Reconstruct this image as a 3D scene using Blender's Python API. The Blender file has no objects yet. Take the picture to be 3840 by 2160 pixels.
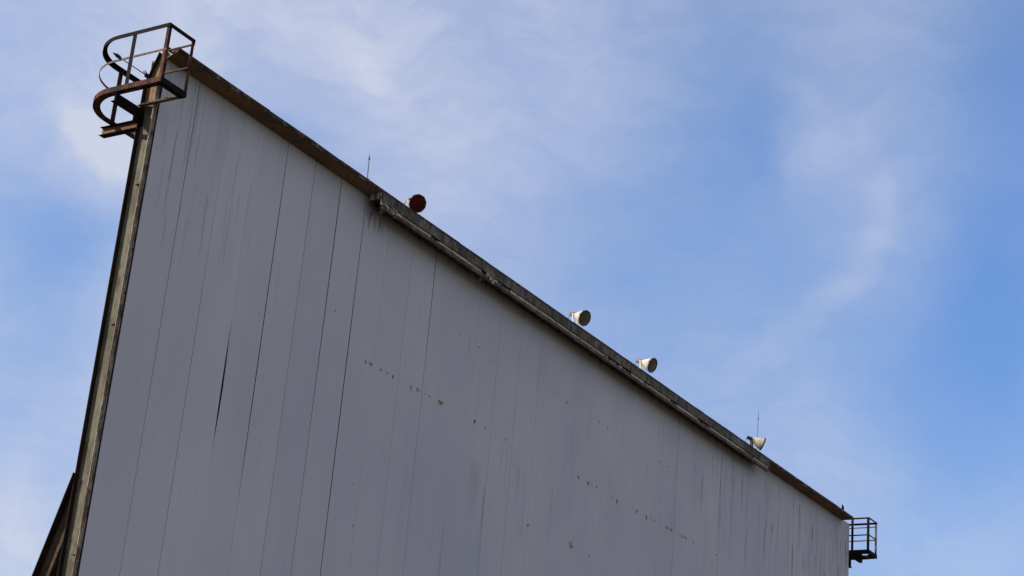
import bpy, bmesh, math, random
from mathutils import Vector, Matrix
from mathutils import noise as mnoise
random.seed(7)
R = math.radians
SC = bpy.context.scene
COL = SC.collection

# world axes: X along the screen (away to the right), Y behind the screen, Z up.  metres.
CAM = Vector((-22.881, -23.077, 1.6))
CR = Vector((0.5057, -0.8583, 0.0830)); CU = Vector((-0.3487, -0.1157, 0.9300)); CF = Vector((0.7890, 0.4998, 0.3579))
W, HT, ZB = 38.16, 17.943, 2.4       # screen width, top of the face, bottom of the face

# ------------------------------------------------------------------ materials
def mat(name):
    m = bpy.data.materials.new(name); m.use_nodes = True
    nt = m.node_tree; nt.nodes.clear()
    out = nt.nodes.new('ShaderNodeOutputMaterial'); b = nt.nodes.new('ShaderNodeBsdfPrincipled')
    nt.links.new(b.outputs[0], out.inputs[0])
    return m, nt, b
class NT:
    def __init__(s, nt): s.nt = nt
    def n(s, t, **kw):
        x = s.nt.nodes.new(t)
        for k, v in kw.items(): setattr(x, k, v)
        return x
    def l(s, a, b): s.nt.links.new(a, b)
    def val(s, sock, v):
        if isinstance(v, bpy.types.NodeSocket): s.l(v, sock)
        else: sock.default_value = v
    def math(s, op, a, b=0.0, c=None, clamp=False):
        x = s.n('ShaderNodeMath', operation=op, use_clamp=clamp)
        s.val(x.inputs[0], a); s.val(x.inputs[1], b)
        if c is not None: s.val(x.inputs[2], c)
        return x.outputs[0]
    def mix(s, f, a, b, bt='MIX'):
        x = s.n('ShaderNodeMix', data_type='RGBA', blend_type=bt)
        s.val(x.inputs[0], f); s.val(x.inputs[6], a); s.val(x.inputs[7], b)
        return x.outputs[2]
    def noise(s, vec, scale, detail=4, rough=.55, dist=0.0):
        x = s.n('ShaderNodeTexNoise'); s.l(vec, x.inputs['Vector'])
        x.inputs['Scale'].default_value = scale; x.inputs['Detail'].default_value = detail
        x.inputs['Roughness'].default_value = rough; x.inputs['Distortion'].default_value = dist
        return x.outputs['Fac']
    def map(s, vec, loc=(0, 0, 0), rot=(0, 0, 0), scale=(1, 1, 1)):
        x = s.n('ShaderNodeMapping'); s.l(vec, x.inputs[0])
        x.inputs[1].default_value = loc; x.inputs[2].default_value = rot; x.inputs[3].default_value = scale
        return x.outputs[0]
    def ramp(s, v, a, b, lo=0.0, hi=1.0, smooth=True):
        x = s.n('ShaderNodeMapRange', interpolation_type='SMOOTHSTEP' if smooth else 'LINEAR')
        s.val(x.inputs[0], v); x.inputs[1].default_value = a; x.inputs[2].default_value = b
        x.inputs[3].default_value = lo; x.inputs[4].default_value = hi
        return x.outputs[0]
    def pos(s):
        return s.n('ShaderNodeNewGeometry').outputs['Position']
    def sep(s, v):
        x = s.n('ShaderNodeSeparateXYZ'); s.l(v, x.inputs[0]); return x.outputs
    def bump(s, h, strength, dist, bsdf):
        x = s.n('ShaderNodeBump'); s.l(h, x.inputs['Height'])
        x.inputs['Strength'].default_value = strength; x.inputs['Distance'].default_value = dist
        s.l(x.outputs[0], bsdf.inputs['Normal'])
def c4(r, g, b): return (r, g, b, 1.0)

def rusty(name, paint, rust, dark, amount=.5, scale=6.0, rough=.75, stretch=.35, fine=30, spec=.22):
    """old painted steel: paint flaking to rust, with darker grime"""
    m, nt, b = mat(name); t = NT(nt); p = t.pos()
    pv = t.map(p, scale=(1, 1, stretch))
    n1 = t.noise(pv, scale, 6, .62); n2 = t.noise(pv, fine, 4, .6); n3 = t.noise(p, scale*.35, 3)
    f = t.math('ADD', t.math('MULTIPLY', n1, .75), t.math('MULTIPLY', n2, .25))
    lo = .72-.45*amount
    f1 = t.ramp(f, lo, lo+.07)
    col = t.mix(f1, paint, rust)
    col = t.mix(t.math('MULTIPLY', t.ramp(n2, .5, .72), .8), col, dark)
    col = t.mix(t.math('MULTIPLY', t.ramp(n3, .45, .65), .55), col, dark)
    t.l(col, b.inputs['Base Color']); b.inputs['Roughness'].default_value = rough
    b.inputs['Specular IOR Level'].default_value = spec
    t.bump(f, .5, .01, b)
    return m

M = {}
M['frame'] = rusty('rusted_frame_steel', c4(.032, .017, .011), c4(.145, .048, .022), c4(.009, .006, .005), .54, 9, spec=.12)
M['frame_dark'] = rusty('grimy_shaded_frame_steel', c4(.014, .011, .009), c4(.050, .021, .013), c4(.006, .005, .004), .36, 9, spec=.06)
M['pipe'] = rusty('flaking_rail_steel', c4(.19, .125, .08), c4(.13, .052, .028), c4(.035, .022, .016), .55, 12)
M['column'] = rusty('olive_column_paint', c4(.150, .138, .095), c4(.11, .055, .024), c4(.042, .028, .017), .36, 3.2, stretch=.22, fine=22)
M['flange'] = rusty('brown_flange_steel', c4(0.378, 0.315, 0.238), c4(0.182, 0.126, 0.087), c4(0.084, 0.056, 0.042), .55, 5, stretch=.25)
M['flange_dark'] = rusty('dark_flange_steel', c4(.03, .017, .012), c4(.075, .028, .012), c4(.012, .008, .007), .4, 4, stretch=.25, spec=.08)
M['beam'] = rusty('dark_beam_steel', c4(.016, .012, .009), c4(.035, .019, .012), c4(.006, .005, .004), .4, 6, spec=.05)
M['ibeam'] = rusty('orange_rusted_beam', c4(.18, .095, .042), c4(.17, .062, .024), c4(.05, .028, .018), .5, 6, stretch=.5)
M['head'] = rusty('rusted_column_head', c4(.26, .16, .075), c4(.20, .088, .035), c4(.06, .03, .018), .5, 8, stretch=.4)
M['soffit'] = rusty('brown_soffit_board', c4(0.169, 0.100, 0.046), c4(0.209, 0.095, 0.032), c4(0.051, 0.034, 0.019), .45, 1.6, stretch=1, fine=7)
M['fascia'] = rusty('weathered_roof_edge', c4(.17, .148, .125), c4(.075, .036, .022), c4(.014, .011, .009), .66, 6, stretch=1, fine=13, spec=.1)
M['zinc'] = rusty('dull_zinc_cap', c4(.16, .155, .145), c4(.10, .075, .055), c4(.05, .045, .04), .4, 5)
M['cream'] = rusty('cream_flaking_paint', c4(0.897, 0.782, 0.598), c4(0.414, 0.230, 0.115), c4(0.092, 0.063, 0.040), .34, 3.5, stretch=1)
M['lip'] = rusty('grimy_grey_lip', c4(0.161, 0.137, 0.106), c4(0.105, 0.070, 0.048), c4(0.028, 0.024, 0.018), .55, 4, stretch=1)
M['bracket'] = rusty('peeling_grey_bracket', c4(0.500, 0.475, 0.425), c4(0.150, 0.106, 0.081), c4(0.044, 0.037, 0.033), .55, 12, stretch=1)

def mottled():
    m, nt, b = mat('mottled_trough_board'); t = NT(nt); p = t.pos()
    n1 = t.noise(t.map(p, scale=(1, 1, .35)), 7, 6, .65); n2 = t.noise(t.map(p, scale=(1, 1, .2)), 22, 4, .6); n3 = t.noise(p, 1.1, 3)
    col = t.mix(t.ramp(n1, .36, .66), c4(.050, .044, .034), c4(.200, .178, .138))
    col = t.mix(t.math('MULTIPLY', t.ramp(n2, .52, .7), .75), col, c4(.014, .013, .011))
    col = t.mix(t.math('MULTIPLY', t.ramp(n2, .42, .28), .7), col, c4(.30, .285, .24))
    col = t.mix(t.math('MULTIPLY', t.ramp(n3, .5, .64), .5), col, c4(.03, .031, .024))
    t.l(col, b.inputs['Base Color']); b.inputs['Roughness'].default_value = .9
    t.bump(n1, .4, .01, b)
    return m
M['board'] = mottled()

def plain(name, col, rough=.5, var=.25, scale=20, metallic=0.0, spec=.5):
    m, nt, b = mat(name); t = NT(nt); p = t.pos()
    n = t.noise(p, scale, 4, .6)
    d = c4(*[max(0, x*(1-var)) for x in col[:3]])
    t.l(t.mix(t.ramp(n, .35, .65), d, col), b.inputs['Base Color'])
    b.inputs['Roughness'].default_value = rough; b.inputs['Metallic'].default_value = metallic
    b.inputs['Specular IOR Level'].default_value = spec
    return m
M['lamp_white'] = rusty('chalky_white_enamel', c4(.62, .56, .44), c4(.42, .31, .19), c4(.30, .245, .18), .30, 7, .5, stretch=1)
M['lamp_grey'] = rusty('stained_lamp_casting', c4(.34, .25, .16), c4(.24, .13, .06), c4(.08, .055, .04), .5, 14)
M['lamp_dark'] = plain('blackened_lamp_casting', c4(.035, .028, .026), .6)
M['rim'] = plain('dark_rim_steel', c4(.030, .029, .028), .55)
M['yoke'] = plain('pale_yoke_steel', c4(.62, .58, .47), .5, .3)
M['cord'] = plain('black_cord_rubber', c4(.03, .03, .03), .6)
M['rod'] = plain('grey_rod_metal', c4(.17, .18, .20), .5, .2, metallic=.3)
M['rod_black'] = plain('black_rod_metal', c4(.022, .018, .018), .6)
M['bird'] = plain('dark_feathers', c4(.010, .0095, .010), .8, .4, 60, spec=.05)
M['beak'] = plain('dark_beak_horn', c4(.06, .05, .04), .5)
M['hollow'] = plain('dark_seam_gap', c4(.035, .033, .036), .9)
M['backing'] = plain('dark_backing_board', c4(.06, .06, .062), .9)
M['grating'] = plain('dark_walkway_steel', c4(.035, .027, .022), .7)

def lens(name, col, rough, see=0.0):
    m, nt, b = mat(name); t = NT(nt); p = t.pos()
    n = t.noise(p, 9, 3)
    d = c4(*[x*.6 for x in col[:3]])
    t.l(t.mix(t.ramp(n, .3, .7), d, col), b.inputs['Base Color'])
    b.inputs['Roughness'].default_value = rough; b.inputs['Specular IOR Level'].default_value = .3 if see else .06
    if see:                                             # dusty glass one can partly see through
        tr_ = t.n('ShaderNodeBsdfTransparent'); mx = t.n('ShaderNodeMixShader'); mx.inputs[0].default_value = see
        t.l(b.outputs[0], mx.inputs[1]); t.l(tr_.outputs[0], mx.inputs[2]); t.l(mx.outputs[0], [q for q in nt.nodes if q.type == 'OUTPUT_MATERIAL'][0].inputs[0])
    return m
M['lens_red'] = lens('dark_red_glass', c4(.095, .013, .007), .6)
M['reflector'] = plain('dull_reflector', c4(.50, .43, .29), .5, .25, 9)
M['lens_clear'] = lens('dusty_clear_glass', c4(.14, .12, .082), .35, .6)

def face_material():
    m, nt, b = mat('weathered_screen_paint'); t = NT(nt); p = t.pos(); x, y, z = t.sep(p)
    # base paint with panel to panel variation and broad mottling
    broad = t.noise(t.map(p, scale=(1, 1, .6)), .22, 4, .6)
    col = t.mix(t.ramp(broad, .35, .65), c4(.302, .294, .306), c4(.336, .322, .328))
    tone = t.n('ShaderNodeAttribute', attribute_name='tone').outputs['Fac']
    col = t.mix(1.0, col, t.mix(tone, c4(.95, .953, .965), c4(1.035, 1.03, 1.025)), 'MULTIPLY')
    st = t.noise(t.map(p, scale=(1, 1, .035)), 9, 5, .65)            # fine vertical runs
    st2 = t.noise(t.map(p, loc=(3.1, 0, 7.7), scale=(1, 1, .045)), 2.6, 6, .72)
    ribs = t.noise(t.map(p, scale=(1, 1, .004)), 26, 2, .5)
    col = t.mix(t.math('MULTIPLY', t.ramp(st, .48, .72), .11), col, c4(.16, .162, .175))
    col = t.mix(t.math('MULTIPLY', t.ramp(ribs, .46, .66), .05), col, c4(.17, .17, .18))
    # dirtier runs near both top corners
    mr = t.math('MULTIPLY', t.ramp(x, 21, 31), t.math('MULTIPLY', t.ramp(z, 12.6, 15.8), t.ramp(z, 17.95, 17.3)))
    ml = t.math('MULTIPLY', t.ramp(x, 4.2, .8), t.ramp(z, 12.5, 16.6))
    runs = t.ramp(st2, .53, .70)
    col = t.mix(t.math('MULTIPLY', t.math('MULTIPLY', runs, mr), .5), col, c4(.10, .112, .125))
    runl = t.ramp(st, .52, .68)
    col = t.mix(t.math('MULTIPLY', t.math('MULTIPLY', runl, ml), .26), col, c4(.10, .10, .11))
    # pale washed patches
    pn = t.noise(t.map(p, loc=(11, 0, 4), scale=(1, 1, .55)), .32, 5, .65)
    col = t.mix(t.math('MULTIPLY', t.ramp(pn, .52, .7), t.math('MULTIPLY', t.ramp(x, 6, 14), .42)), col, c4(.22, .235, .26))
    # rust weeping out from under the light trough; the black above is painted shade
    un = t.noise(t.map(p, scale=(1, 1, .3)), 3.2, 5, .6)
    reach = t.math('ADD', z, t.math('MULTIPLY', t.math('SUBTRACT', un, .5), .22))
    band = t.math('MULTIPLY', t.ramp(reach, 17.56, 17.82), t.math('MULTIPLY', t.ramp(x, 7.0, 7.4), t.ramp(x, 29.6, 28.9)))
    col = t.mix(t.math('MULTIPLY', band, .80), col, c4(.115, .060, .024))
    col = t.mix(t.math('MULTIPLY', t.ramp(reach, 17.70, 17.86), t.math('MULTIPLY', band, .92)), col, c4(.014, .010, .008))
    # black drip below the left end of the trough
    dn = t.noise(t.map(p, loc=(5, 0, 0), scale=(1, 1, .12)), 12, 3, .6)
    drip = t.math('MULTIPLY', t.math('MULTIPLY', t.ramp(x, 6.95, 7.15), t.ramp(x, 8.1, 7.45)), t.math('MULTIPLY', t.ramp(z, 17.2, 17.75), t.ramp(dn, .42, .6)))
    col = t.mix(t.math('MULTIPLY', drip, .8), col, c4(.045, .042, .04))
    # flecks
    v = t.n('ShaderNodeTexVoronoi', feature='F1'); t.l(t.map(p, scale=(1, 1, .7)), v.inputs['Vector']); v.inputs['Scale'].default_value = 1.3
    fl = t.math('MULTIPLY', t.ramp(v.outputs['Distance'], .035, .018), t.ramp(t.noise(p, .5, 2), .5, .56))
    col = t.mix(t.math('MULTIPLY', fl, .75), col, c4(.10, .075, .06))
    col = t.mix(1.0, col, c4(1.76, 1.80, 1.78), 'MULTIPLY')
    t.l(col, b.inputs['Base Color']); b.inputs['Roughness'].default_value = .72
    b.inputs['Specular IOR Level'].default_value = .3
    t.bump(t.math('ADD', ribs, t.math('MULTIPLY', st, .6)), .35, .006, b)
    return m
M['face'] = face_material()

def stain_material():
    m, nt, b = mat('rust_stain'); t = NT(nt); p = t.pos()
    a = t.n('ShaderNodeAttribute', attribute_name='fade').outputs['Fac']
    n = t.noise(t.map(p, scale=(1, 1, .5)), 28, 4, .6)
    t.l(t.mix(t.ramp(n, .4, .65), c4(.45, .225, .04), c4(.16, .075, .018)), b.inputs['Base Color'])
    b.inputs['Roughness'].default_value = .9
    al = t.math('MULTIPLY', a, t.ramp(t.math('ADD', n, t.math('MULTIPLY', a, .35)), .40, .60), clamp=True)
    t.l(al, b.inputs['Alpha'])
    return m
M['stain'] = stain_material()
def run_material():
    m, nt, b = mat('dirt_run'); t = NT(nt); p = t.pos()
    a = t.n('ShaderNodeAttribute', attribute_name='fade').outputs['Fac']
    n = t.noise(t.map(p, scale=(1, 1, .08)), 40, 4, .6)
    b.inputs['Base Color'].default_value = (.085, .10, .115, 1); b.inputs['Roughness'].default_value = .9
    t.l(t.math('MULTIPLY', a, t.ramp(n, .30, .62, .25, 1.0), clamp=True), b.inputs['Alpha'])
    return m
M['run'] = run_material()

def ground_material():
    m, nt, b = mat('gravel_and_dry_grass'); t = NT(nt); p = t.pos()
    n = t.noise(p, .08, 6, .6); n2 = t.noise(p, 3.0, 6, .65)
    col = t.mix(t.ramp(n, .42, .58), c4(.05, .05, .03), c4(.105, .086, .064))
    col = t.mix(t.math('MULTIPLY', t.ramp(n2, .4, .65), .5), col, c4(.10, .085, .06))
    t.l(col, b.inputs['Base Color']); b.inputs['Roughness'].default_value = .95
    t.bump(n2, .6, .05, b)
    return m
M['ground'] = ground_material()

# ------------------------------------------------------------------ mesh helpers
def thing(name, label, cat, loc, group=None):
    o = bpy.data.objects.new(name, None); COL.objects.link(o); o.location = loc
    o.empty_display_size = .3
    o['label'] = label; o['category'] = cat
    if group: o['group'] = group
    return o
def obj(name, bm, mats, parent=None, smooth=False):
    if not isinstance(mats, (list, tuple)): mats = [mats]
    off = Vector((0, 0, 0)); q = parent
    while q: off += q.location; q = q.parent
    me = bpy.data.meshes.new(name)
    bmesh.ops.translate(bm, verts=bm.verts, vec=-off)
    bmesh.ops.recalc_face_normals(bm, faces=bm.faces)
    bm.to_mesh(me); bm.free()
    for m in mats: me.materials.append(m)
    if smooth:
        for f in me.polygons: f.use_smooth = True
        try: me.set_sharp_from_angle(angle=R(38))
        except Exception: pass
    o = bpy.data.objects.new(name, me); COL.objects.link(o)
    if parent: o.parent = parent
    return o
def box(bm, a, b, mi=0):
    a, b = Vector(a), Vector(b)
    vs = [bm.verts.new((x, y, z)) for x in (a.x, b.x) for y in (a.y, b.y) for z in (a.z, b.z)]
    for f in ((0, 1, 3, 2), (4, 6, 7, 5), (0, 4, 5, 1), (2, 3, 7, 6), (0, 2, 6, 4), (1, 5, 7, 3)):
        bm.faces.new([vs[i] for i in f]).material_index = mi
def extrude(bm, prof, A, B, ex, ey, mi=0):
    """closed 2D profile [(x,y)..] swept straight from A to B in the axes ex, ey"""
    A, B, ex, ey = Vector(A), Vector(B), Vector(ex), Vector(ey)
    r0 = [bm.verts.new(A+ex*x+ey*y) for x, y in prof]; r1 = [bm.verts.new(B+ex*x+ey*y) for x, y in prof]
    n = len(prof)
    for i in range(n): bm.faces.new((r0[i], r0[(i+1) % n], r1[(i+1) % n], r1[i])).material_index = mi
    bm.faces.new(r0[::-1]).material_index = mi; bm.faces.new(r1).material_index = mi
def sweep(bm, path, prof, z, mi=0):
    """profile [(inward, dz)] swept along a level polyline [(x,y)..] with mitred corners; inward = to the left of travel"""
    P = [Vector((a, b)) for a, b in path]; rings = []
    for i, p in enumerate(P):
        d0 = (P[i]-P[i-1]).normalized() if i else (P[1]-P[0]).normalized()
        d1 = (P[i+1]-P[i]).normalized() if i < len(P)-1 else d0
        n0, n1 = Vector((-d0.y, d0.x)), Vector((-d1.y, d1.x)); m = (n0+n1).normalized(); s = 1/max(.3, m.dot(n0))
        rings.append([bm.verts.new((p.x+m.x*s*a, p.y+m.y*s*a, z+dz)) for a, dz in prof])
    k = len(prof)
    for a, b in zip(rings, rings[1:]):
        for i in range(k): bm.faces.new((a[i], a[(i+1) % k], b[(i+1) % k], b[i])).material_index = mi
    bm.faces.new(rings[0][::-1]); bm.faces.new(rings[-1])
def tube(bm, pts, r, seg=8, mi=0, r_end=None):
    pts = [Vector(p) for p in pts]; rings = []; up = None
    for i, p in enumerate(pts):
        d = (pts[min(i+1, len(pts)-1)]-pts[max(i-1, 0)]).normalized()
        if up is None: up = Vector((0, 0, 1)) if abs(d.z) < .9 else Vector((1, 0, 0))
        a = d.cross(up).normalized(); b = a.cross(d).normalized()
        rr = r if r_end is None else r+(r_end-r)*i/(len(pts)-1)
        if isinstance(r, (list, tuple)): rr = r[i]
        rings.append([bm.verts.new(p+(a*math.cos(2*math.pi*k/seg)+b*math.sin(2*math.pi*k/seg))*rr) for k in range(seg)])
    for a, b in zip(rings, rings[1:]):
        for k in range(seg): bm.faces.new((a[k], a[(k+1) % seg], b[(k+1) % seg], b[k])).material_index = mi
    bm.faces.new(rings[0][::-1]).material_index = mi; bm.faces.new(rings[-1]).material_index = mi
def lathe(bm, prof, O, ax, seg=28, cap0=True, cap1=True, mi=0):
    """profile [(along, radius)] turned round the axis ax through O"""
    O, ax = Vector(O), Vector(ax).normalized()
    a = ax.cross(Vector((0, 0, 1))).normalized(); b = a.cross(ax).normalized(); rings = []
    for h, r in prof:
        rings.append([bm.verts.new(O+ax*h+(a*math.cos(2*math.pi*k/seg)+b*math.sin(2*math.pi*k/seg))*r) for k in range(seg)])
    for p, q in zip(rings, rings[1:]):
        for k in range(seg): bm.faces.new((p[k], p[(k+1) % seg], q[(k+1) % seg], q[k])).material_index = mi
    if cap0: bm.faces.new(rings[0][::-1]).material_index = mi
    if cap1: bm.faces.new(rings[-1]).material_index = mi
def lsec(w, h, t):   # angle iron: horizontal leg on top, vertical leg at the outside
    return [(0, 0), (w, 0), (w, -t), (t, -t), (t, -h), (0, -h)]
NB = bmesh.new

# ------------------------------------------------------------------ ground
bm = NB(); s = 1500
vs = [bm.verts.new(p) for p in ((-s, -s, 0), (s, -s, 0), (s, s, 0), (-s, s, 0))]; bm.faces.new(vs)
g = obj('ground', bm, M['ground']); g['kind'] = 'structure'; g['label'] = 'gravel and dry grass ground'

# ------------------------------------------------------------------ the screen
screen = thing('drive_in_screen', 'huge grey panelled cinema screen on a rusty steel frame against the sky', 'screen', (0, 0, 0))

# panel joints: x, then widths of the open gap along the height
def gap(kind, top=HT, bot=ZB):
    """returns width(z)"""
    if isinstance(kind, (int, float)): return lambda z: kind
    pts = kind
    def f(z):
        if z >= pts[0][0]: return pts[0][1]
        for (z0, w0), (z1, w1) in zip(pts, pts[1:]):
            if z >= z1: return w1+(w0-w1)*(z-z1)/(z0-z1)
        return pts[-1][1]
    return f
seams = [0.0, 1.02, 2.03, 3.02, 4.01, 5.0, 5.99, 6.97, 7.98, 9.0, 10.0, 11.06, 12.11]
while seams[-1] < 25: seams.append(seams[-1]+1.0533)
seams[-1] = 25.80; seams += [26.84]
while seams[-1] < W-1.6: seams.append(seams[-1]+1.018)
seams[-1] = 37.02; seams.append(W)
widths = {1: [(18, .015), (14, .012), (9, .008)], 2: [(18, .002), (16, .004), (13, .009), (5, .008)],
          3: [(18, .002), (13.5, .003), (13.1, .018), (12.6, .044), (12.0, .058), (11.5, .046), (11.0, .014), (10.5, .003), (10.3, .0008)],
          4: [(18, .012), (16, .021), (12.5, .026), (10.9, .018), (9.9, .004), (8, .003), (5, .002)],
          5: [(18, .015), (14, .011), (9, .012), (5, .009)], 6: [(18, .009), (16.7, .022), (14.5, .017), (12, .006), (8, .002)],
          7: [(18, .012), (16.5, .017), (14, .028), (11, .025), (8, .014), (5, .013)], 8: [(18, .007), (16, .004), (13, .002), (10, .005), (6, .004)],
          9: .001, 10: [(18, .016), (16, .013), (14, .004), (12, .001)], 11: .001, 12: [(18, .006), (15, .004), (12, .0012)]}
iS, iT = seams.index(25.80), seams.index(26.84)
widths[iS] = [(18, .016), (17.42, .012), (17.36, .001)]
widths[iT] = [(18, .011), (16, .010), (13, .003), (10.2, .001)]
widths[len(seams)-2] = [(18, .010), (15, .004), (11, .002)]
rnd = random.Random(3)
bm = NB(); toneL = bm.verts.layers.float.new('tone'); zs = [ZB+(HT+.05-ZB)*i/60 for i in range(61)]
for i in range(len(seams)-1):
    a, b = seams[i], seams[i+1]
    ga = gap(widths.get(i, rnd.choice([.0004, .0008, .0014]))) if i else (lambda z: 0)
    gb = gap(widths.get(i+1, .0015)) if i+1 < len(seams)-1 else (lambda z: 0)
    off = rnd.uniform(-.002, .002); tilt = rnd.uniform(-.002, .002)
    rows = []
    for z in zs:
        l, r = a+ga(z)/2, b-gb(z)/2
        # panels bulge a little where a joint has sprung open
        bul = -.25*(max(0, ga(z)-.012)); bur = -.25*(max(0, gb(z)-.012))
        rows.append([bm.verts.new((l, .045, z)), bm.verts.new((l, off-tilt+bul, z)), bm.verts.new((l+(r-l)*.5, off, z)), bm.verts.new((r, off+tilt+bur, z)), bm.verts.new((r, .045, z))])
    tn = rnd.uniform(.2, .8)
    for rw in rows:
        for v in rw: v[toneL] = tn
    for p, q in zip(rows, rows[1:]):
        for k in range(4):
            f = bm.faces.new((p[k], p[k+1], q[k+1], q[k])); f.material_index = 1 if k in (0, 3) else 0
box(bm, (.004, .047, ZB), (W-.004, .075, HT+.04), 2)
# rust that has wept from the screw rows: soft edged flakes on the paint
def at(px, py, n=0.0):       # a point of the screen face, from where the eye sees it
    v = CF*6662.046+CR*(px-1920)-CU*(py-1080); k = (n-CAM.y)/v.y
    return CAM+v*k
fade = bm.verts.layers.float.new('fade')
def stain(x, z, w, h, run=0.0, strength=1.0):
    y = -.0045; K = 12; rings = []
    for rr, al in ((.0, 1.0), (.55, .9), (1.0, 0.0)):
        if rr == 0:
            v = bm.verts.new((x, y, z)); v[fade] = al*strength; rings.append([v]); continue
        ring = []
        for k in range(K):
            t = 2*math.pi*k/K; j = 1+.35*mnoise.noise(Vector((x*3+math.cos(t), z*5+math.sin(t), rr)))
            dz = math.sin(t)*h*rr*j
            if math.sin(t) < 0: dz -= run*rr*max(0, -math.sin(t))**4
            v = bm.verts.new((x+math.cos(t)*w*rr*j, y, z+dz)); v[fade] = al*strength; ring.append(v)
        rings.append(ring)
    c = rings[0][0]
    for k in range(K):
        bm.faces.new((c, rings[1][k], rings[1][(k+1) % K])).material_index = 3
        bm.faces.new((rings[1][k], rings[2][k], rings[2][(k+1) % K], rings[1][(k+1) % K])).material_index = 3
spots = [(1371, 1355, 1.0, .9), (1384, 1361, .6, .2), (1391, 1364, 1.2, .5), (1428, 1384, .8, .7), (1434, 1387, .4, 0), (1452, 1396, .7, .9), (1473, 1410, .9, 1.0), (1497, 1423, .4, 0),
         (1541, 1449, .9, 1.3), (1565, 1459, 1.0, .9), (1572, 1464, .6, .2), (1579, 1467, .5, 0), (1595, 1476, .5, .4), (1609, 1484, .7, .6), (1617, 1488, .4, 0), (1646, 1504, 1.0, .8), (1652, 1508, 1.0, 1.4), (1659, 1510, 1.0, .6),
         (1780, 1578, 1.1, 1.2), (1820, 1602, .8, .4), (1831, 1607, .4, .2), (1897, 1646, .7, .5), (1905, 1651, .5, 0), (1892, 1700, .4, 0),
         (2169, 1788, 1.0, .7), (2206, 1810, 1.2, .9), (2220, 1819, .6, .2), (2237, 1826, .8, .3), (2257, 1837, .4, 0), (2297, 1866, .7, .2), (2314, 1875, 1.0, 1.6), (2388, 1916, 1.0, .6),
         (2424, 1937, 1.2, 1.0), (2439, 1945, .6, .1), (2454, 1953, .9, .2), (2475, 1965, .6, 0), (2489, 1972, .5, 0), (2499, 1978, 1.0, .3), (2507, 1981, .8, .2), (2517, 1986, 1.0, .2), (2543, 2002, .6, .4), (2557, 2010, 1.0, .5), (2567, 2014, .9, .3), (2574, 2018, .9, .3), (2601, 2033, .7, .2), (2653, 2066, .4, 0), (2685, 2080, .7, .3),
         (1795, 1302, .8, .2), (1846, 1355, .5, .1), (2126, 1508, .8, .4), (2217, 1564, .4, 0), (2247, 1582, .7, .2), (2279, 1602, .7, .2), (2328, 1632, .4, 0), (2345, 1641, .4, 0), (2407, 1680, .4, .1), (2443, 1712, .4, .1), (2473, 1730, .7, .3), (2505, 1750, .7, .2), (2672, 1715, .6, .2),
         (1980, 1968, .9, .6), (2142, 2050, 1.0, .4), (2210, 2082, .7, .4), (1324, 1970, .7, .3), (1326, 1815, .6, .4), (1439, 1701, .6, .2),
         (2061, 1275, .4, 0), (2075, 1473, .5, 0), (1057, 1990, .5, .1), (840, 1500, .4, 0), (705, 835, .4, 0), (1256, 1165, .7, .2), (1290, 935, .4, 0)]
for px, py, k, run in spots:
    q = at(px, py); sc = (q-CAM).length/6662          # metres per photograph pixel there
    stain(q.x, q.z, 5.3*k*sc*1.35, 5.2*k*sc, run*13*sc, min(1.0, .55+.45*k))
def run(x, z, w, h, a0):      # a dirty run of water: dark where it starts, thinning out downwards
    y = -.0042; prof = [(0, .2, .1), (.04, .9, .8), (.25, 1.0, 1.0), (.6, .8, .6), (1.0, .45, 0.0)]; rows = []; ph = rnd.uniform(0, 9)
    for f_, ww, al in prof:
        xx = x+.01*math.sin(ph+f_*5); row = []
        for k, e in ((-1, 0), (-.3, 1), (.3, 1), (1, 0)):
            v = bm.verts.new((xx+k*w*ww, y, z-h*f_)); v[fade] = e*al*a0; row.append(v)
        rows.append(row)
    for p_, q_ in zip(rows, rows[1:]):
        for k in range(3): bm.faces.new((p_[k], p_[k+1], q_[k+1], q_[k])).material_index = 4
for _ in range(85):
    x = 38.0-13.5*rnd.random()**1.25; run(min(x, 37.9), rnd.uniform(15.6, 17.75), rnd.uniform(.018, .055), rnd.uniform(.5, 2.6)*(.6+.4*rnd.random()), rnd.uniform(.18, .55))
for _ in range(16): run(rnd.uniform(.12, 3.2)**1.0, rnd.uniform(14.6, 17.3), rnd.uniform(.008, .022), rnd.uniform(.5, 2.2), rnd.uniform(.14, .42))
for _ in range(40): run(rnd.uniform(8.5, 26), rnd.uniform(10.5, 17.4), rnd.uniform(.012, .04), rnd.uniform(.5, 2.4), rnd.uniform(.08, .22))
for _ in range(14): run(rnd.uniform(7.1, 8.0), rnd.uniform(17.5, 17.8), rnd.uniform(.010, .025), rnd.uniform(.2, .6), rnd.uniform(.4, .8))
for x, z, w, h, a0 in ((12.6, 13.2, .35, 1.9, .10), (13.1, 12.7, .07, 2.0, .22), (13.3, 9.9, .08, 2.2, .16), (31.5, 13.6, .30, 2.4, .10)): run(x, z, w, h, a0)
q = at(2140, 2042); stain(q.x, q.z, .16, .13, 0, .30)
obj('screen_face', bm, [M['face'], M['hollow'], M['backing'], M['stain'], M['run']], screen)

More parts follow.
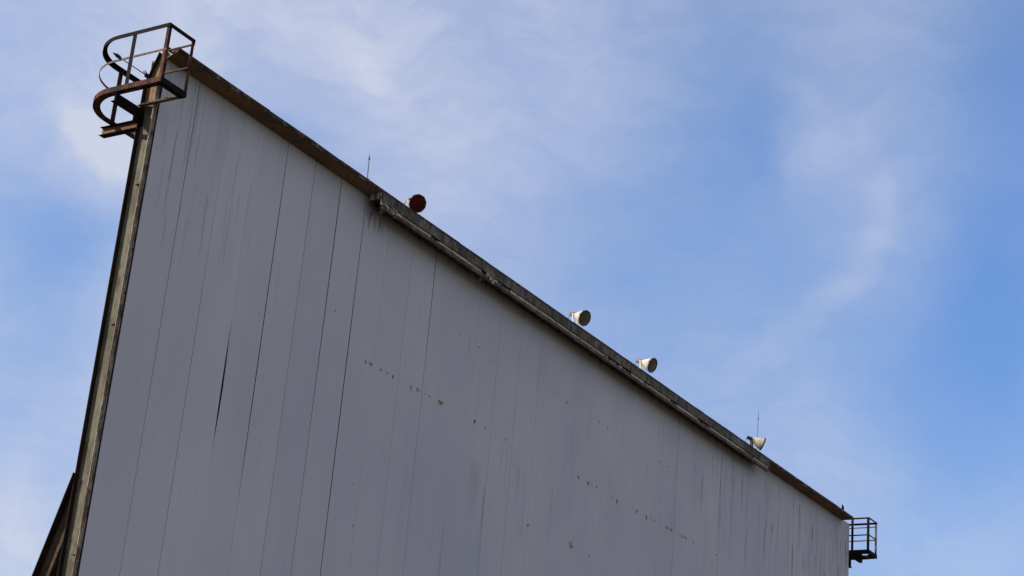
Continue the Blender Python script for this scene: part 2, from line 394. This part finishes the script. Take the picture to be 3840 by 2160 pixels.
# end columns: wide flange sections standing behind the ends of the face, cut on a slant at the top
def column(x0, top):
    bm = NB(); d0, d1, hw = .048, .425, .105
    def prism(poly, xa, xb, mi):
        lo = [bm.verts.new((xa, y, z)) for y, z in poly]; hi = [bm.verts.new((xb, y, z)) for y, z in poly]; n = len(poly)
        for i in range(n): bm.faces.new((lo[i], lo[(i+1) % n], hi[(i+1) % n], hi[i])).material_index = mi
        bm.faces.new(lo[::-1]).material_index = mi; bm.faces.new(hi).material_index = mi
    w0 = x0-.008; w1 = x0+.008
    prism([(d0+.014, 0), (d1-.016, 0), (d1-.016, 16.95), (d0+.014, 16.95)], w0, w1, 0)
    prism([(d0+.014, 16.951), (d1-.016, 16.951), (d1-.016, 17.46), (.19, 18.03), (d0+.014, 18.03)], w0, w1, 3)
    box(bm, (x0-hw, d1-.016, 0), (x0+hw, d1, 17.46), 1)
    box(bm, (x0-hw, d0, 0), (x0+hw, d0+.014, top), 2)
    # slanted cap plate along the cut
    e = Vector((0, .19-(d1-.016), 18.03-17.46)).normalized(); nrm = Vector((0, e.z, -e.y))
    extrude(bm, [(0, 0), (.014, 0), (.014, .69), (0, .69)], (x0-hw*.8, d1-.016, 17.46), (x0+hw*.8, d1-.016, 17.46), nrm, e, 1)
    # stiffeners and splice plates on the web
    for z in (4.1, 7.9, 12.3, 15.2): box(bm, (x0-hw+.012, d0+.02, z), (x0-.009, .20, z+.014), 0)
    return obj('column', bm, [M['column'], M['flange_dark'], M['flange'], M['head']], screen)
column(.0, 18.14); column(W-.115, 17.90)
# ragged edge trim between the column and the face: short lengths with broken ends
bm = NB(); z = ZB; r2 = random.Random(11)
while z < 17.9:
    h = r2.uniform(.25, 1.5); h = min(h, 17.95-z); d = r2.uniform(-.006, .010)
    box(bm, (-.040+d, .026, z), (-.022+d*.4, .0465, z+h-r2.uniform(.004, .03)))
    if r2.random() < .5: box(bm, (-.085, .032, z+h*.4), (-.044, .0465, z+h*.4+r2.uniform(.08, .5)))
    z += h
obj('edge_trim', bm, rusty('flaking_trim_paint', c4(.36, .305, .235), c4(.16, .10, .06), c4(.04, .03, .024), .5, 6, stretch=.3), screen)
# raking back brace of the left end
bm = NB(); SL = .305
def yz(z, off=0.0): return .43+(9.42-off-z)*SL
def plate(poly, xa, xb, mi=0):
    lo = [bm.verts.new((xa, y, z)) for y, z in poly]; hi = [bm.verts.new((xb, y, z)) for y, z in poly]; n = len(poly)
    for i in range(n): bm.faces.new((lo[i], lo[(i+1) % n], hi[(i+1) % n], hi[i])).material_index = mi
    bm.faces.new(lo[::-1]).material_index = mi; bm.faces.new(hi).material_index = mi
plate([(.428, 9.36), (yz(0, .06), 0), (yz(0, 1.2), 0), (.428, 8.22)], -.007, .007)                 # web
plate([(.428, 9.42), (yz(0), 0), (yz(0, .058), 0), (.428, 9.362)], -.15, .15, 1)                      # outer flange
plate([(.428, 8.218), (yz(0, 1.202), 0), (yz(0, 1.25), 0), (.428, 8.17)], -.10, .10)               # inner flange
obj('back_brace', bm, [rusty('rusted_brace_steel', c4(.085, .066, .040), c4(.08, .034, .015), c4(.014, .009, .006), .5, 3, stretch=.3, spec=.1), M['flange_dark']], screen)
bm = NB(); plate([(.428, 8.1), (yz(5.2, 1.26), 5.2), (.428, 5.2)], .09, .10); obj('gusset_plate', bm, M['flange_dark'], screen)

# roof: soffit boards, front edge, top sheet
bm = NB(); x0, x1 = -.19, W-.75
for a, b in ((x0, 4.45), (4.46, 11.0), (11.01, 19.0), (19.01, 27.5), (27.51, 34.4), (34.41, x1)):
    dz = r2.uniform(-.003, .003); e = .17 if a == x0 else 0
    lo = [bm.verts.new(p) for p in ((a, -.43, HT+dz), (b, -.43, HT+dz), (b, .03, HT+dz), (a+e, .03, HT+dz))]; hi = [bm.verts.new(v.co+Vector((0, 0, .02))) for v in lo]
    bm.faces.new(lo); bm.faces.new(hi)
    for k in range(4): bm.faces.new((lo[k], lo[(k+1) % 4], hi[(k+1) % 4], hi[k]))
obj('soffit', bm, M['soffit'], screen)
bm = NB(); k = x0
while k < x1-.01:                                        # short lapped lengths, some dented or lifted
    e = min(x1, k+r2.uniform(.5, 2.4)); q = [r2.uniform(-.006, .006) for _ in range(4)]; drop = r2.uniform(-.02, .004) if r2.random() < .35 else 0
    A_ = [(-.452, -.006+drop), (-.432, -.006), (-.432, .06), (-.40, .085), (-.40, .10), (-.445, .095), (-.462, .05)]
    r0 = [bm.verts.new((k, y+q[0], HT+z+q[1])) for y, z in A_]; r1 = [bm.verts.new((e-.002, y+q[2], HT+z+q[3])) for y, z in A_]
    for m_ in range(7): bm.faces.new((r0[m_], r0[(m_+1) % 7], r1[(m_+1) % 7], r1[m_]))
    bm.faces.new(r0[::-1]); bm.faces.new(r1); k = e
obj('fascia', bm, M['fascia'], screen)
bm = NB(); box(bm, (.031, -.40, HT+.022), (x1-.01, .44, HT+.07)); box(bm, (x0+.02, -.40, HT+.024), (.030, -.25, HT+.068), 1); box(bm, (.05, .445, HT-.25), (W, .46, HT+.07))
obj('roof_sheet', bm, [M['zinc'], M['fascia']], screen)
bm = NB(); box(bm, (-.10, .03, HT+.22), (.35, .06, HT+.30)); box(bm, (.20, .031, HT+.0), (.25, .059, HT+.22)); obj('ridge_bar', bm, M['beam'], screen)

# light trough hung along the middle of the roof edge
T0, T1 = 6.93, 29.45
tr = bpy.data.objects.new('light_trough', None); COL.objects.link(tr); tr.parent = screen; tr.location = (T0, -.45, HT-.3)
bm = NB(); js = [T0, 9.6, 12.0, 14.9, 17.0, 18.7, 20.42, 22.6, 24.9, 27.2, T1]
for a, b in zip(js, js[1:]):
    d = r2.uniform(-.004, .004); zt = r2.uniform(-.006, .006)
    box(bm, (a+.003, -.505+d, HT-.225+zt), (b-.003, -.485+d, HT-.002+zt))
    box(bm, (a+.004, -.512+d, HT-.0015+zt), (b-.004, -.40, HT+.010+zt), 1)
for x in (8.6, 12.02, 13.3, 16.0, 19.9, 21.9, 24.02, 26.05, 26.9):          # bolt heads and scraps standing on the edge
    w = r2.uniform(.015, .04); box(bm, (x, -.49, HT+.008), (x+w, -.46, HT+.02+r2.uniform(.01, .045)), 1)
obj('trough_board', bm, [M['board'], M['fascia']], tr)
bm = NB()
for a, b in zip(js, js[1:]): box(bm, (a+.002, -.455, HT-.305), (b-.002, -.440, HT-.17))
for a, b in ((9.05, 9.35), (11.35, 11.6), (12.15, 12.75), (18.1, 18.75), (19.0, 19.5), (20.35, 20.6), (22.1, 22.5), (24.0, 24.8), (28.0, 28.15)):   # rusted through
    k = a
    while k < b:
        e = k+r2.uniform(.05, .14); box(bm, (k, -.4605, HT-.292+r2.uniform(0, .04)), (e, -.4555, HT-.18), 1); k = e+.001
obj('trough_back', bm, [M['cream'], M['frame']], tr)
bm = NB()
for a, b in zip(js, js[1:]):
    d = r2.uniform(-.005, .005); k = a
    while k < b-.01:                                     # broken upper edge
        e = min(b, k+r2.uniform(.15, 1.1)); dz = r2.uniform(-.03, .012) if r2.random() < .5 else 0
        box(bm, (k, -.482+d, HT-.385+r2.uniform(-.004, .004)), (e-.001, -.470+d, HT-.292+dz)); k = e
    box(bm, (a+.003, -.4695+d, HT-.383), (b-.003, -.40, HT-.373), 1); box(bm, (a+.003, -.470+d, HT-.302), (b-.003, -.4555, HT-.294), 0)
obj('trough_lip', bm, [M['lip'], M['fascia']], tr)
def bracket(x, big):
    bm = NB(); w = .10 if big else .05
    if big: box(bm, (x-w, -.438, HT-.36), (x-w+.02, -.20, HT-.18))
    box(bm, (x-w+.021, -.492, HT-.345), (x+w, -.4825, HT-.25)); box(bm, (x-w*.6, -.4825, HT-.31), (x+w*.5, -.456, HT-.227))
    if big:
        for k in range(7):
            a = Vector((x+r2.uniform(-.34, .16), -.50+r2.uniform(-.015, .03), HT-.37+r2.uniform(-.03, .10)))
            box(bm, a, a+Vector((r2.uniform(.05, .13), .035, r2.uniform(.03, .09))))
    obj('bracket', bm, M['bracket'], tr)
bracket(7.35, True); bracket(11.75, True); bracket(18.0, False); bracket(20.5, False); bracket(28.0, False)
bm = NB(); box(bm, (T1+.002, -.50, HT-.38), (T1+.02, -.42, HT+.005)); obj('end_plate', bm, M['bracket'], tr)
bm = NB(); box(bm, (T0-.03, -.46, HT-.16), (T0-.002, -.16, HT-.004)); obj('end_plate', bm, M['bracket'], tr)

# ------------------------------------------------------------------ left platform
ZF, ZTOE, ZTOP, ZMID = 16.869, 17.004, 18.17, 17.60
UL, UR, NF = -.854, -.10, -.776
plat = thing('access_platform', 'large rusty railed platform with a rounded rear rail at the near top corner', 'platform', (-.4, .3, ZF), 'access platforms at the top corners of the screen')
arc = [(.15-1.0*math.cos(t), .55+1.0*math.sin(t)) for t in [R(90)*k/18 for k in range(19)]]
pathc = [(UR, NF), (UL, NF)] + arc + [(.5, 1.55), (2.6, 1.55)]
pathr = pathc[::-1]                                     # travelled so that the inside lies to the left
toe = [(0, .112), (.012, .112), (.012, .012), (.15, .012), (.15, 0), (0, 0)]
bm = NB(); sweep(bm, pathr[:-1], toe, ZF+.024)
obj('toe_board', bm, M['frame'], plat)
bm = NB(); sweep(bm, [(UL+.001, NF-.001), (UR, NF-.001)], toe, ZF+.023)
obj('toe_board', bm, M['frame_dark'], plat)  # front length in darker steel, its shade put into the colour
bm = NB(); sweep(bm, [(UR, .40), (UR, NF+.013)], [(0, .104), (.012, .104), (.012, .012), (-.10, .012), (-.10, 0), (0, 0)], ZF+.031)
obj('side_member', bm, M['pipe'], plat)
bm = NB(); sweep(bm, pathr, [(0, 0), (.085, 0), (.085, -.009), (.009, -.009), (.009, -.086), (0, -.086)], ZTOP)
obj('top_rail', bm, M['frame_dark'], plat)
bm = NB(); sweep(bm, [(a, b) for a, b in pathr if not (a == UR and b == NF)], [(.012, 0), (.022, 0), (.022, -.045), (.012, -.045)], ZMID+.02)
obj('mid_rail', bm, M['pipe'], plat)
bm = NB(); tube(bm, [(UR+.01, NF+.03, ZTOP-.085), (UR+.01, -.02, ZTOP-.085)], .022); obj('side_rail', bm, M['pipe'], plat)
bm = NB(); tube(bm, [(UR+.01, NF+.03, 17.57), (UR+.01, -.03, 17.57), (UR+.02, .047, 17.56)], .022); obj('side_rail', bm, M['pipe'], plat)
def post(x, y, ix, iy, z0, z1, m, w=.062):              # angle iron upright, legs running ix and iy inward
    bm = NB(); t = .009
    extrude(bm, [(0, 0), (w, 0), (w, t), (t, t), (t, w), (0, w)], (x, y, z0), (x, y, z1), (ix, 0, 0), (0, iy, 0))
    return obj('post', bm, m, plat)
post(UL+.013, NF+.013, 1, 1, ZF+.044, ZTOP-.009, M['frame'], .068)
post(UR-.001, NF+.013, -1, 1, ZF+.044, ZTOP-.009, M['frame'], .075)
post(UL+.013, .18, 1, -1, ZF+.044, ZTOP-.009, M['frame_dark'], .092)
post(.30, 1.537, -1, -1, ZF+.044, ZTOP-.009, M['frame'], .065)
post(2.4, 1.537, -1, -1, ZF+.044, ZTOP-.009, M['frame'], .065)
bm = NB()                                              # channel cantilevered sideways from the column
extrude(bm, [(0, 0), (.12, 0), (.12, -.012), (.012, -.012), (.012, -.155), (.12, -.155), (.12, -.168), (0, -.168)], (-.835, .36, ZF-.003), (-.01, .36, ZF-.003), (0, 1, 0), (0, 0, 1))
box(bm, (-.30, .348, ZF-.36), (-.02, .359, ZF-.17))
obj('support_beam', bm, M['beam'], plat)
bm = NB()                                              # wide flange beam running out behind the screen
Y0, Y1 = .09, 1.77
box(bm, (.225, Y0, ZF-.015), (.375, Y1, ZF-.003), 1); box(bm, (.225, Y0, ZF-.193), (.375, Y1, ZF-.181), 1); box(bm, (.294, Y0, ZF-.1805), (.306, Y1, ZF-.0155), 0)
obj('support_beam', bm, [M['ibeam'], M['beam']], plat)  # flanges darker than the web: shade of their undersides put into the colour
bm = NB()                                              # walkway behind the face: plate along the edges, open grating between
box(bm, (.38, 1.372, ZF-.012), (2.5, 1.44, ZF)); box(bm, (.38, .50, ZF-.012), (.53, 1.3715, ZF)); box(bm, (.5305, .50, ZF-.06), (2.5, .56, ZF))
for k in range(27): box(bm, (.532+.072*k, .561, ZF-.012), (.532+.072*k+.022, 1.3715, ZF-.001))
for k in range(11): box(bm, (.531, .60+.072*k, ZF-.022), (2.46, .60+.072*k+.020, ZF-.0125))
obj('grating', bm, M['grating'], plat)

# black rod sticking out sideways beside the platform
rb = thing('spike_rod', 'thin black rod with a thick pointed tip reaching out past the rounded platform rail', 'rod', (-.11, .44, 17.645))
bm = NB(); tube(bm, [(-.02, .44, 17.645), (-.80, .50, 17.69)], .010, 8); obj('shaft', bm, M['rod_black'], rb, True)
bm = NB(); tube(bm, [(-.74, .495, 17.686), (-.79, .499, 17.690), (-.86, .503, 17.697), (-.91, .506, 17.700), (-.985, .51, 17.702)], [.012, .036, .040, .024, .004], 10); obj('tip', bm, M['rod_black'], rb, True)
bm = NB(); box(bm, (-.10, .426, 17.60), (.06, .455, 17.69)); tube(bm, [(-.11, .44, 17.645), (-.16, .43, 17.68), (-.15, .40, 17.70), (-.105, .40, 17.67)], .010, 6); obj('clamp', bm, M['rod_black'], rb)

# ------------------------------------------------------------------ right platform
XA, XB, YA, YB, ZA, ZR = 38.17, 39.05, -.76, .55, 16.86, 18.215
pl2 = thing('access_platform', 'small dark boxy railed cage hanging off the far right end of the screen', 'platform', (38.6, -.1, ZA), 'access platforms at the top corners of the screen')
rect = [(XA, YB), (XA, YA), (XB, YA), (XB, YB)]          # inside lies to the left of travel
bm = NB(); sweep(bm, rect, [(0, 0), (0, .15), (.012, .15), (.012, .012), (.085, .012), (.085, 0)], ZA); obj('toe_board', bm, M['frame_dark'], pl2)
bm = NB(); sweep(bm, rect, lsec(.07, .06, .009), ZR); obj('top_rail', bm, M['frame_dark'], pl2)
bm = NB(); sweep(bm, rect, [(.012, 0), (.024, 0), (.024, -.045), (.012, -.045)], 17.58); obj('mid_rail', bm, M['frame_dark'], pl2)
bm = NB(); tube(bm, [(XB-.03, YA+.03, 18.05), (XB-.03, YB, 18.05)], .020); obj('side_rail', bm, M['pipe'], pl2)
bm = NB(); tube(bm, [(XB-.03, YA+.03, 17.55), (XB-.03, YB, 17.55)], .020); obj('side_rail', bm, M['pipe'], pl2)
def post2(x, y, ix, iy, m, w=.075):
    bm = NB(); t = .01
    extrude(bm, [(0, 0), (w, 0), (w, t), (t, t), (t, w), (0, w)], (x, y, ZA+.013), (x, y, ZR-.0095), (ix, 0, 0), (0, iy, 0)); obj('post', bm, m, pl2)
post2(XA+.013, YA+.013, 1, 1, M['frame_dark']); post2(XB-.013, YA+.013, -1, 1, M['pipe']); post2(XA+.013, -.07, 1, -1, M['frame_dark'], .09); post2(XB-.013, YB-.02, -1, -1, M['pipe'])
bm = NB(); box(bm, (XA+.013, YA+.30, ZA-.012), (XB-.013, YB, ZA-.002)); box(bm, (XA+.30, YA+.086, ZA+.013), (XB-.086, YA+.19, ZA+.02)); obj('floor_plate', bm, M['frame_dark'], pl2)
bm = NB(); box(bm, (XA-.02, -.20, ZA-.13), (XB, -.08, ZA-.014)); box(bm, (W+.002, -.07, ZA-.46), (W+.075, .02, ZA-.131)); box(bm, (W+.002, -.08, ZA-.49), (W+.13, .03, ZA-.461)); obj('support_beam', bm, M['beam'], pl2)

# ------------------------------------------------------------------ floodlights
GL = 'floodlights along the top of the screen'
def pix(px, py, n): return at(px, py, n)
def floodlight(px, py, axis, label, lensm, dark=False, ndepth=-.52, cordto=None):
    a = Vector(axis).normalized(); c = pix(px, py, ndepth)
    zt = HT+.02; piv = c-a*.36; foot = Vector((piv.x, min(piv.y, -.20), zt))
    t = thing('floodlight', label, 'floodlight', foot, GL)
    bm = NB()      # spun reflector housing, open at the front
    prof = [(-.40, .050), (-.385, .058), (-.33, .084), (-.24, .132), (-.14, .172), (-.04, .196), (0, .201)]
    lathe(bm, prof, c, a, 32, True, False); 
    lathe(bm, [(0, .194), (-.04, .186), (-.14, .163), (-.235, .122), (-.31, .05)], c, a, 32, False, True, 1)
    hs = obj('housing', bm, [M['lamp_white'], M['reflector']], t, True)
    bm = NB(); lathe(bm, [(-.022, .203), (-.022, .218), (.014, .220), (.020, .213), (.020, .196), (.0, .194)], c, a, 32, False, False)
    s1 = a.cross(Vector((0, 0, 1))).normalized(); s2 = s1.cross(a).normalized()
    for k in range(10):
        th = 2*math.pi*(k+.3)/10; e = s1*math.cos(th)+s2*math.sin(th); f = a.cross(e); o = c+e*.222; w = .008 if k else .026
        extrude(bm, [(-w, -.022), (w, -.016), (w, .016), (-w, .016)], o-e*.012, o+e*w, f, a)
    obj('rim', bm, M['rim'], t)
    bm = NB(); lathe(bm, [(-.006, .193), (.008, .157), (.018, .085), (.021, .02)], c, a, 32, False, True); obj('lens', bm, lensm, t, True)
    bm = NB(); lathe(bm, [(-.56, .045), (-.55, .058), (-.455, .060), (-.45, .070), (-.415, .070), (-.402, .055)], c, a, 18); obj('lamp_base', bm, M['lamp_dark'] if dark else M['lamp_grey'], t, True)
    bm = NB()      # yoke: two straps from the trunnions down to a foot
    h = Vector((a.y, -a.x, 0)).normalized(); q = c-a*.40
    for sg in (-1, 1):
        top = q+h*.085*sg; bot = Vector((foot.x, foot.y, zt+.012))+h*.085*sg; d = (bot-top).normalized(); e2 = h.cross(d).normalized()
        extrude(bm, [(-.006, -.022), (.006, -.022), (.006, .022), (-.006, .022)], top-d*.03, bot, h, e2)
    fb = Vector((foot.x, foot.y, zt)); b2 = Vector((-h.y, h.x, 0))
    extrude(bm, [(-.10, -.03), (.10, -.03), (.10, .03), (-.10, .03)], fb, fb+Vector((0, 0, .012)), h, b2)
    obj('yoke', bm, M['lamp_dark'] if dark else M['yoke'], t)
    bm = NB(); e = c-a*.555
    bk = Vector((e.x-.34, e.y-.02, zt))
    tube(bm, [e, e+(bk-e)*.25+Vector((0, 0, .03)), e+(bk-e)*.7+Vector((-.04, 0, .0)), bk], .008, 6); obj('cord', bm, M['cord'], t)
    return t
floodlight(1565.6, 763, (-.41, -.83, -.44), 'floodlight with a dark red round lens on the roof edge', M['lens_red'])
floodlight(2193, 1193, (-.158, -.882, -.383), 'white bell floodlight nearer the red one, showing its wide open face', M['lens_clear'])
floodlight(2447, 1370, (-.03, -.896, -.356), 'white bell floodlight between the pale open one and the drooping one', M['lens_clear'])
floodlight(2860, 1666, (.606, -.729, -.315), 'floodlight seen from the side in front of the thin rod, drooping on a dark yoke', M['lens_clear'], True)

# ------------------------------------------------------------------ lightning rods
def lrod(base, top, r, knob, label):
    t = thing('lightning_rod', label, 'rod', base, 'lightning rods on the roof edge'); base, top = Vector(base), Vector(top)
    bm = NB(); tube(bm, [base, base+(top-base)*knob, top], [r, r*.85, r*.45], 8); obj('shaft', bm, M['rod'], t, True)
    bm = NB(); k = base+(top-base)*knob; tube(bm, [k-Vector((0, 0, .03)), k+Vector((0, 0, .03))], r*1.7, 8); obj('collar', bm, M['rod'], t, True)
    bm = NB(); lathe(bm, [(-.01, .05), (.006, .05), (.02, .022), (.05, .018)], base, (0, 0.0001, 1), 14); obj('foot', bm, M['rod'], t, True)
lrod((6.39, -.40, HT+.10), at(1386, 575, -.40), .013, .8, 'thin rod standing near the start of the light trough, left of the red floodlight')
lrod((28.80, -.32, HT+.10), at(2845.5, 1538, -.32), .013, .80, 'thin rod rising behind the drooping floodlight')

# ------------------------------------------------------------------ bird
bp = at(3160, 1917, -.42); bp.z = HT+.095
bird = thing('bird', 'small dark bird perched on the roof edge above the far platform', 'bird', bp)
bm = NB()
ax = Vector((-.25, .1, 1)).normalized(); o = bp+Vector((.012, -.02, .022))
pts = [(-.045, .005), (-.02, .018), (.0, .031), (.03, .044), (.06, .048), (.09, .041), (.112, .030), (.125, .027), (.14, .030), (.158, .025), (.172, .009)]
lathe(bm, pts, o, ax, 14)
tube(bm, [o+Vector((.01, 0, .02)), o+Vector((.03, .0, -.03)), o+Vector((.045, 0, -.075))], [.016, .014, .011], 8)
for sx in (-.012, .014): tube(bm, [o+Vector((sx, -.005, .01)), Vector((o.x+sx, o.y-.012, bp.z))], .004, 6)
obj('body', bm, M['bird'], bird, True)
bm = NB(); h = o+ax*.145; tube(bm, [h+Vector((-.015, -.008, 0)), h+Vector((-.05, -.02, -.004))], .008, 6, r_end=.001); obj('beak', bm, M['beak'], bird)

# ------------------------------------------------------------------ sky, sun, camera
SUN = Vector((-.60, .60, .56)).normalized()
el = math.asin(SUN.z); azi = math.atan2(SUN.x, SUN.y)          # clockwise from +Y
world = bpy.data.worlds.new('World'); SC.world = world; world.use_nodes = True
nt = world.node_tree; nt.nodes.clear(); t = NT(nt)
out = t.n('ShaderNodeOutputWorld'); bg = t.n('ShaderNodeBackground'); t.l(bg.outputs[0], out.inputs[0])
sky = t.n('ShaderNodeTexSky'); sky.sky_type = 'NISHITA'; sky.sun_disc = False
sky.sun_elevation = el; sky.sun_rotation = azi; SKYTINT = (.71, .83, 1.0, 1); CLOUD = (3.05, 3.28, 4.0, 1)
sky.air_density = 1.0; sky.dust_density = .1; sky.ozone_density = 3.0; sky.altitude = 50
bg.inputs['Strength'].default_value = .14
tc = t.n('ShaderNodeTexCoord'); d = tc.outputs['Generated']; dx, dy, dz = t.sep(d)
az_ = t.math('ARCTAN2', dx, dy); el_ = t.math('ARCSINE', dz)
cb = t.n('ShaderNodeCombineXYZ'); t.l(az_, cb.inputs[0]); t.l(el_, cb.inputs[1]); AE = cb.outputs[0]
def ae(px, py):
    v = (CF*6662.046+CR*(px-1920)-CU*(py-1080)).normalized(); return math.atan2(v.x, v.y), math.asin(v.z)
# thin cirrus veils: a broad drift, brighter towards the sun, with soft patches broken up by fibrous noise
warp = t.n('ShaderNodeTexNoise'); t.l(AE, warp.inputs['Vector']); warp.inputs['Scale'].default_value = 14; warp.inputs['Detail'].default_value = 5; warp.inputs['Roughness'].default_value = .55
wv = t.n('ShaderNodeVectorMath', operation='MULTIPLY_ADD'); t.l(warp.outputs['Color'], wv.inputs[0]); wv.inputs[1].default_value = (.050, .050, 0); t.l(AE, wv.inputs[2])
wm = t.n('ShaderNodeVectorMath', operation='ADD'); t.l(wv.outputs[0], wm.inputs[0]); wm.inputs[1].default_value = (-.025, -.025, 0); WAE = wm.outputs[0]
BASE=(0.661,-0.468)
CL=[(-60,-20,0.029),(170,-20,0.038),(400,-20,0.239),(630,-20,0.073),(860,-20,0.129),(1090,-20,0.013),(1320,-20,0.096),(1550,-20,0.018),(1780,-20,0.005),(2010,-20,0.101),(2240,-20,0.090),(2470,-20,-0.006),(55,165,-0.113),(285,165,-0.136),(515,165,0.039),(745,165,0.041),(975,165,0.202),(1205,165,-0.027),(1435,165,0.097),(1665,165,-0.002),(1895,165,-0.077),(2125,165,0.025),(2355,165,-0.011),(2585,165,-0.112),(-60,350,-0.050),(170,350,0.170),(400,350,0.370),(630,350,-0.137),(860,350,-0.101),(1090,350,0.146),(1320,350,0.095),(1550,350,-0.021),(1780,350,-0.090),(2010,350,0.000),(2240,350,0.099),(2470,350,-0.027),(55,535,-0.291),(285,535,-0.183),(975,535,0.052),(1205,535,0.037),(1435,535,-0.037),(1665,535,-0.057),(1895,535,-0.106),(2125,535,0.072),(2355,535,-0.006),(2585,535,-0.091),(-60,720,0.007),(170,720,-0.188),(1320,720,-0.010),(1550,720,-0.137),(1780,720,-0.007),(2010,720,-0.034),(2240,720,0.054),(2470,720,-0.117),(55,905,-0.205),(285,905,0.082),(1435,905,0.037),(1665,905,-0.015),(1895,905,-0.006),(2125,905,-0.012),(2355,905,-0.111),(2585,905,-0.022),(-60,1090,-0.042),(170,1090,-0.024),(1780,1090,0.012),(2010,1090,0.089),(2240,1090,0.014),(2470,1090,-0.072),(55,1275,0.003),(285,1275,-0.041),(2125,1275,0.118),(2355,1275,-0.029),(2585,1275,0.054),(-60,1460,0.082),(170,1460,0.064),(2240,1460,0.030),(2470,1460,0.188)]
A0, A1 = ae(0, 1080)[0], ae(3840, 1080)[0]
acc = t.ramp(az_, A0, A1, BASE[0], BASE[0]+BASE[1], smooth=False)
for x, y, amp in CL:
    if abs(amp) < .012: continue
    a_ = ae(x*1.4907, y*1.4907)
    dn = t.n('ShaderNodeVectorMath', operation='DISTANCE'); t.l(WAE, dn.inputs[0]); dn.inputs[1].default_value = (a_[0], a_[1], 0)
    acc = t.math('ADD', acc, t.ramp(dn.outputs['Value'], 330*1.4907/6662, 0.0, 0, amp))
def wisp(x0, y0, x1, y1, width, amp):
    a, b = Vector(ae(x0*1.4907, y0*1.4907)), Vector(ae(x1*1.4907, y1*1.4907)); c = (a+b)/2; L = (b-a).length/2; ang = math.atan2((b-a).y, (b-a).x); wd = width*1.4907/6662
    s1 = t.n('ShaderNodeVectorMath', operation='SUBTRACT'); t.l(WAE, s1.inputs[0]); s1.inputs[1].default_value = (c.x, c.y, 0)
    m2 = t.map(t.map(s1.outputs[0], rot=(0, 0, -ang)), scale=(1/(L+wd), 1/wd, 1))
    ln = t.n('ShaderNodeVectorMath', operation='LENGTH'); t.l(m2, ln.inputs[0])
    return t.ramp(ln.outputs['Value'], 1.0, 0.0, 0, amp)
for q in [(2000, 230, 2140, 300, 75, .10), (2060, 400, 2220, 330, 85, .14), (2225, 440, 2190, 610, 70, .15), (2190, 600, 2030, 800, 80, .17), (2040, 780, 1850, 980, 85, .12), (130, 285, 340, 440, 74, .44), (60, 1150, 20, 1420, 110, .16),
          (890, 60, 1000, 340, 90, .12), (40, 500, 190, 720, 130, -.05), (760, 300, 680, 420, 90, -.08), (1040, 470, 1260, 560, 80, .08), (1880, 240, 1990, 540, 110, -.08), (2440, 560, 2560, 1050, 130, -.07)]:
    acc = t.math('ADD', acc, wisp(*q))
fib = t.noise(t.map(WAE, rot=(0, 0, R(38)), scale=(1, 2.6, 1)), 17, 6, .6, .3)
sof = t.noise(WAE, 11, 6, .58, .2)
fin = t.noise(t.map(WAE, rot=(0, 0, R(42)), scale=(1, 2.2, 1)), 48, 5, .6, .2)
tex = t.math('ADD', t.math('ADD', t.math('MULTIPLY', fib, .42), t.math('MULTIPLY', sof, .33)), t.math('MULTIPLY', fin, .25))
mask = t.math('MULTIPLY', acc, t.ramp(tex, .32, .68, .79, 1.21), clamp=True)
far = t.ramp(t.math('ABSOLUTE', t.math('SUBTRACT', az_, ae(1920, 1080)[0])), .42, .8)      # unseen rest of the sky: thin cirrus added and whitened to light the screen
mask = t.math('ADD', t.math('MULTIPLY', mask, t.math('SUBTRACT', 1.0, far)), t.math('MULTIPLY', far, t.ramp(tex, .35, .65, .45, .95)))
skyc = t.mix(1.0, t.mix(t.ramp(el_, .20, .48), c4(.70, .76, .81), c4(1, 1, 1)), sky.outputs[0], 'MULTIPLY')
skyc = t.mix(1.0, skyc, SKYTINT, 'MULTIPLY')
cloudc = t.mix(far, CLOUD, c4(2.45, 2.35, 2.55))
t.l(t.mix(mask, skyc, cloudc), bg.inputs['Color'])

sun = bpy.data.lights.new('sun', 'SUN'); sun.energy = 3.6; sun.angle = R(.5); sun.color = (1.0, .93, .82)
so = bpy.data.objects.new('sun', sun); COL.objects.link(so); so.rotation_euler = (-SUN).to_track_quat('-Z', 'Y').to_euler(); so.location = (-40, 40, 60)

cam = bpy.data.cameras.new('camera'); co = bpy.data.objects.new('camera', cam); COL.objects.link(co)
cam.sensor_width = 36; cam.lens = 36*6662.046/3840; cam.clip_end = 5000; cam.clip_start = .1
r = CR.normalized(); f = CF.normalized(); u = r.cross(f).normalized(); r = f.cross(u)
co.matrix_world = Matrix((( r.x, u.x, -f.x, CAM.x), (r.y, u.y, -f.y, CAM.y), (r.z, u.z, -f.z, CAM.z), (0, 0, 0, 1)))
SC.camera = co
SC.view_settings.view_transform = 'Standard'; SC.view_settings.look = 'None'; SC.view_settings.exposure = .5; SC.view_settings.gamma = 1
SC.cycles.max_bounces = 6; SC.cycles.transparent_max_bounces = 8
